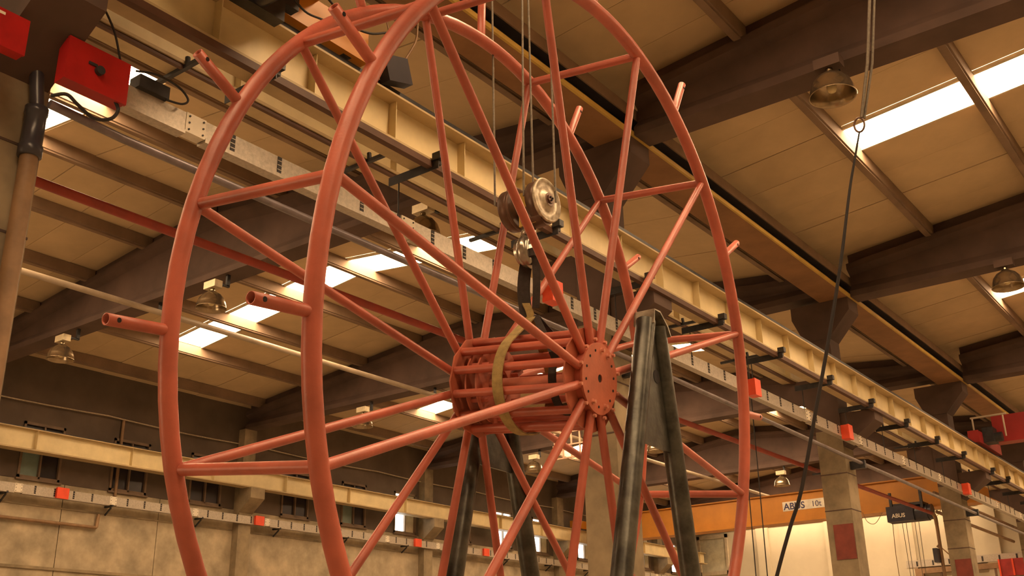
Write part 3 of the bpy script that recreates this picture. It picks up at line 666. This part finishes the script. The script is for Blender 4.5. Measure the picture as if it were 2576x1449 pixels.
# ================================================================== HOOK BLOCK, ROPES, SLINGS
hz = WC.z + 1.255
XB = Vector((1, 0, 0))
t = thing('hook_block', 'crane hook block with two round sheave covers above the hub', 'hook', (WC.x, WC.y, hz))
for sx, m in ((.115, 'cheek'), (-.115, 'sheave')):
    c = Vector((WC.x + sx, WC.y, hz))
    hs = part('sheave_housing', MB().lathe(c, [(.02, -.06), (.12, -.06), (.148, -.045), (.15, 0), (.148, .028), (.13, .03)], XB, 44), 'sheave', t)
    cv = part('cover', MB().lathe(c, [(.151, .02), (.157, .03), (.157, .042), (.146, .046), (.135, .036), (.06, .043), (.05, .058), (.001, .06)], XB, 44), 'cheek' if sx > 0 else 'sheave', t, 'scratched bare metal cover' if sx > 0 else None)
    if sx > 0:
        part('hub_nut', MB().disc(c + XB * .062, XB, .032, .02, 6).disc(c + XB * .056, XB, .048, .01, 28), 'sheave', cv)
        b2 = MB()
        for k in range(3):
            a = 2.1 * k + .4; b2.disc(c + XB * .075 + Vector((0, math.cos(a), math.sin(a))) * .013, XB, .007, .01, 10)
        part('nut_hole', b2, 'hole', cv)
part('yoke', MB().box(WC.x - .05, WC.x + .09, WC.y - .05, WC.y + .05, hz - .16, hz + .09), 'yellow', t, 'yellow yoke')
part('lower_housing', MB().tube([(WC.x - .02, WC.y, hz - .09), (WC.x + .14, WC.y, hz - .09)], .085, 24), 'sheave', t)
hk = [Vector((WC.x - .01, WC.y, hz - .18)), Vector((WC.x - .01, WC.y, hz - .24))]
cx, cz = WC.y + .0, hz - .335
for k in range(15):
    a = math.radians(90 - 20 * k)
    hk.append(Vector((WC.x - .01, cx - .075 * math.cos(a), cz + .085 * math.sin(a))))
part('hook', MB().tube(hk, .03, 18, radii=[.03, .032] + [.030 + .014 * math.sin(min(1, k / 12) * math.pi) for k in range(13)] + [.018, .012]), 'polished', t, 'worn shiny hook')
part('swivel_collar', MB().lathe((WC.x - .01, WC.y, hz - .2), [(.03, .03), (.055, .03), (.055, -.02), (.03, -.03)]), 'polished', t)
part('swivel_cheek', MB().disc((WC.x - .05, WC.y, hz - .33), (1, 0, 0), .1, .035, 36, .035), 'polished', t)
rp = thing('hoist_ropes', 'four steel wire ropes rising from the hook block', 'rope', (WC.x, WC.y, hz))
for a, b in ((-.20, -.21), (-.03, -.03), (.045, .12), (.155, .16)):
    part('wire_rope', MB().tube([(WC.x + a, WC.y - (.12 if a in (-.2, .045) else -.1), hz + .02), (WC.x + b, WC.y - (.12 if a in (-.2, .045) else -.1), 9.1)], .0075, 8), 'rope', rp)
# slings: black pair down from the hook, olive one round the cage
hb_ = Vector((WC.x + .01, WC.y, hz - .42))
t = thing('black_sling', 'black webbing slings hanging from the hook', 'sling', tuple(hb_))
def lerp(a, b, u): return a + (b - a) * u
c1 = Vector((WC.x - .03, WC.y, hz - .83))
def bow(a, b, side, amp, n=14): return [lerp(a, b, k / n) + side * amp * math.sin(math.pi * k / n) for k in range(n + 1)]
part('strap', MB().band(bow(hb_ + Vector((-.03, 0, .06)), c1, Vector((-1, 0, 0)), .035), (.75, .66, 0), .085, .012), 'strapblk', t)
part('strap', MB().band(bow(hb_ + Vector((.03, 0, .06)), c1 + Vector((.065, 0, .08)), Vector((1, 0, 0)), .01), (.75, .66, 0), .05, .012), 'strapblk', t)
part('strap_head', MB().band([hb_ + Vector((0, -.05, .02)), hb_ + Vector((0, -.03, .085)), hb_ + Vector((0, .03, .085)), hb_ + Vector((0, .05, .02))], (1, 0, 0), .13, .014), 'strapblk', t)
def cage_loop(name, top, s, r, w, m, parent, wd):
    # from top point tangentially round the cage cross-section at axial offset s and back
    c = WC + AX * s; e1 = TH; e2 = AX.cross(TH) * -1
    if e2.z < 0: e2 = -e2
    h = 0.0; d = (top - c); L = math.hypot(d.dot(e1), d.dot(e2)); al = math.acos(r / L); base = math.atan2(d.dot(e2), d.dot(e1))
    pts = []
    P = lambda a: c + (e1 * math.cos(a) + e2 * math.sin(a)) * r
    a0 = base + al; a1 = base - al + 2 * math.pi
    A = P(a0); B = P(a1)
    pts += [lerp(top, A, k / 8) for k in range(8)]
    pts += [P(a0 + (a1 - a0) * k / 40) for k in range(41)]
    pts += [lerp(B, top, k / 8) for k in range(1, 9)]
    part(name, MB().band(pts, wd, w, .008), m, parent)
t2 = thing('olive_sling', 'olive webbing sling looped round the hub cage', 'sling', tuple(c1))
cage_loop('loop', c1 + Vector((.03, 0, .03)), -.06, .327, .075, 'strapolv', t2, AX)
part('knot', MB().band(bow(c1 + Vector((.0, -.02, .12)), c1 + Vector((.02, 0, -.06)), Vector((1, 0, 0)), .02, 8), (.8, .6, 0), .05, .02), 'strapolv', t2)
t3 = thing('black_loop', 'black webbing loop passing inside the hub cage', 'sling', tuple(c1))
cage_loop('loop', c1 + Vector((.06, 0, .03)), .27, .215, .055, 'strapblk', t3, AX)

# hanging tag rope on the right
t = thing('tag_rope', 'long dark rope with an iron ring hanging right of the wheel', 'rope', (-1.7, 6, 5))
part('chain', MB().tube([(-1.40, 6, 8.56), (-1.515, 6, 5.8), (-1.60, 6, 5.3), (-1.69, 6, 4.93)], .011, 8).tube([(-1.39, 6.03, 8.56), (-1.495, 6.03, 5.8), (-1.58, 6.03, 5.3), (-1.68, 6.02, 4.93)], .009, 8), 'rope', t)
part('ring', MB().tube([(-1.71 + .032 * math.cos(a), 6, 4.885 + .05 * math.sin(a)) for a in [2 * math.pi * k / 24 for k in range(24)]], .007, 8, True), 'sheave', t)
tail = [(-1.715, 6, 4.84), (-1.77, 6, 4.66), (-1.83, 6, 4.46), (-1.94, 6, 4.03), (-2.08, 6, 3.55), (-2.22, 6, 3.11), (-2.36, 6, 2.67), (-2.46, 6, 2.45), (-2.57, 6, 2.19), (-2.72, 6, 1.8), (-2.95, 6, 1.2), (-3.05, 6, .5), (-3.1, 6, .01)]
part('tail', MB().tube(spl(tail, 4), .011, 8, radii=[min(.012, .006 + .0004 * k) for k in range(4 * (len(tail) - 1) + 1)]), 'slot', t)
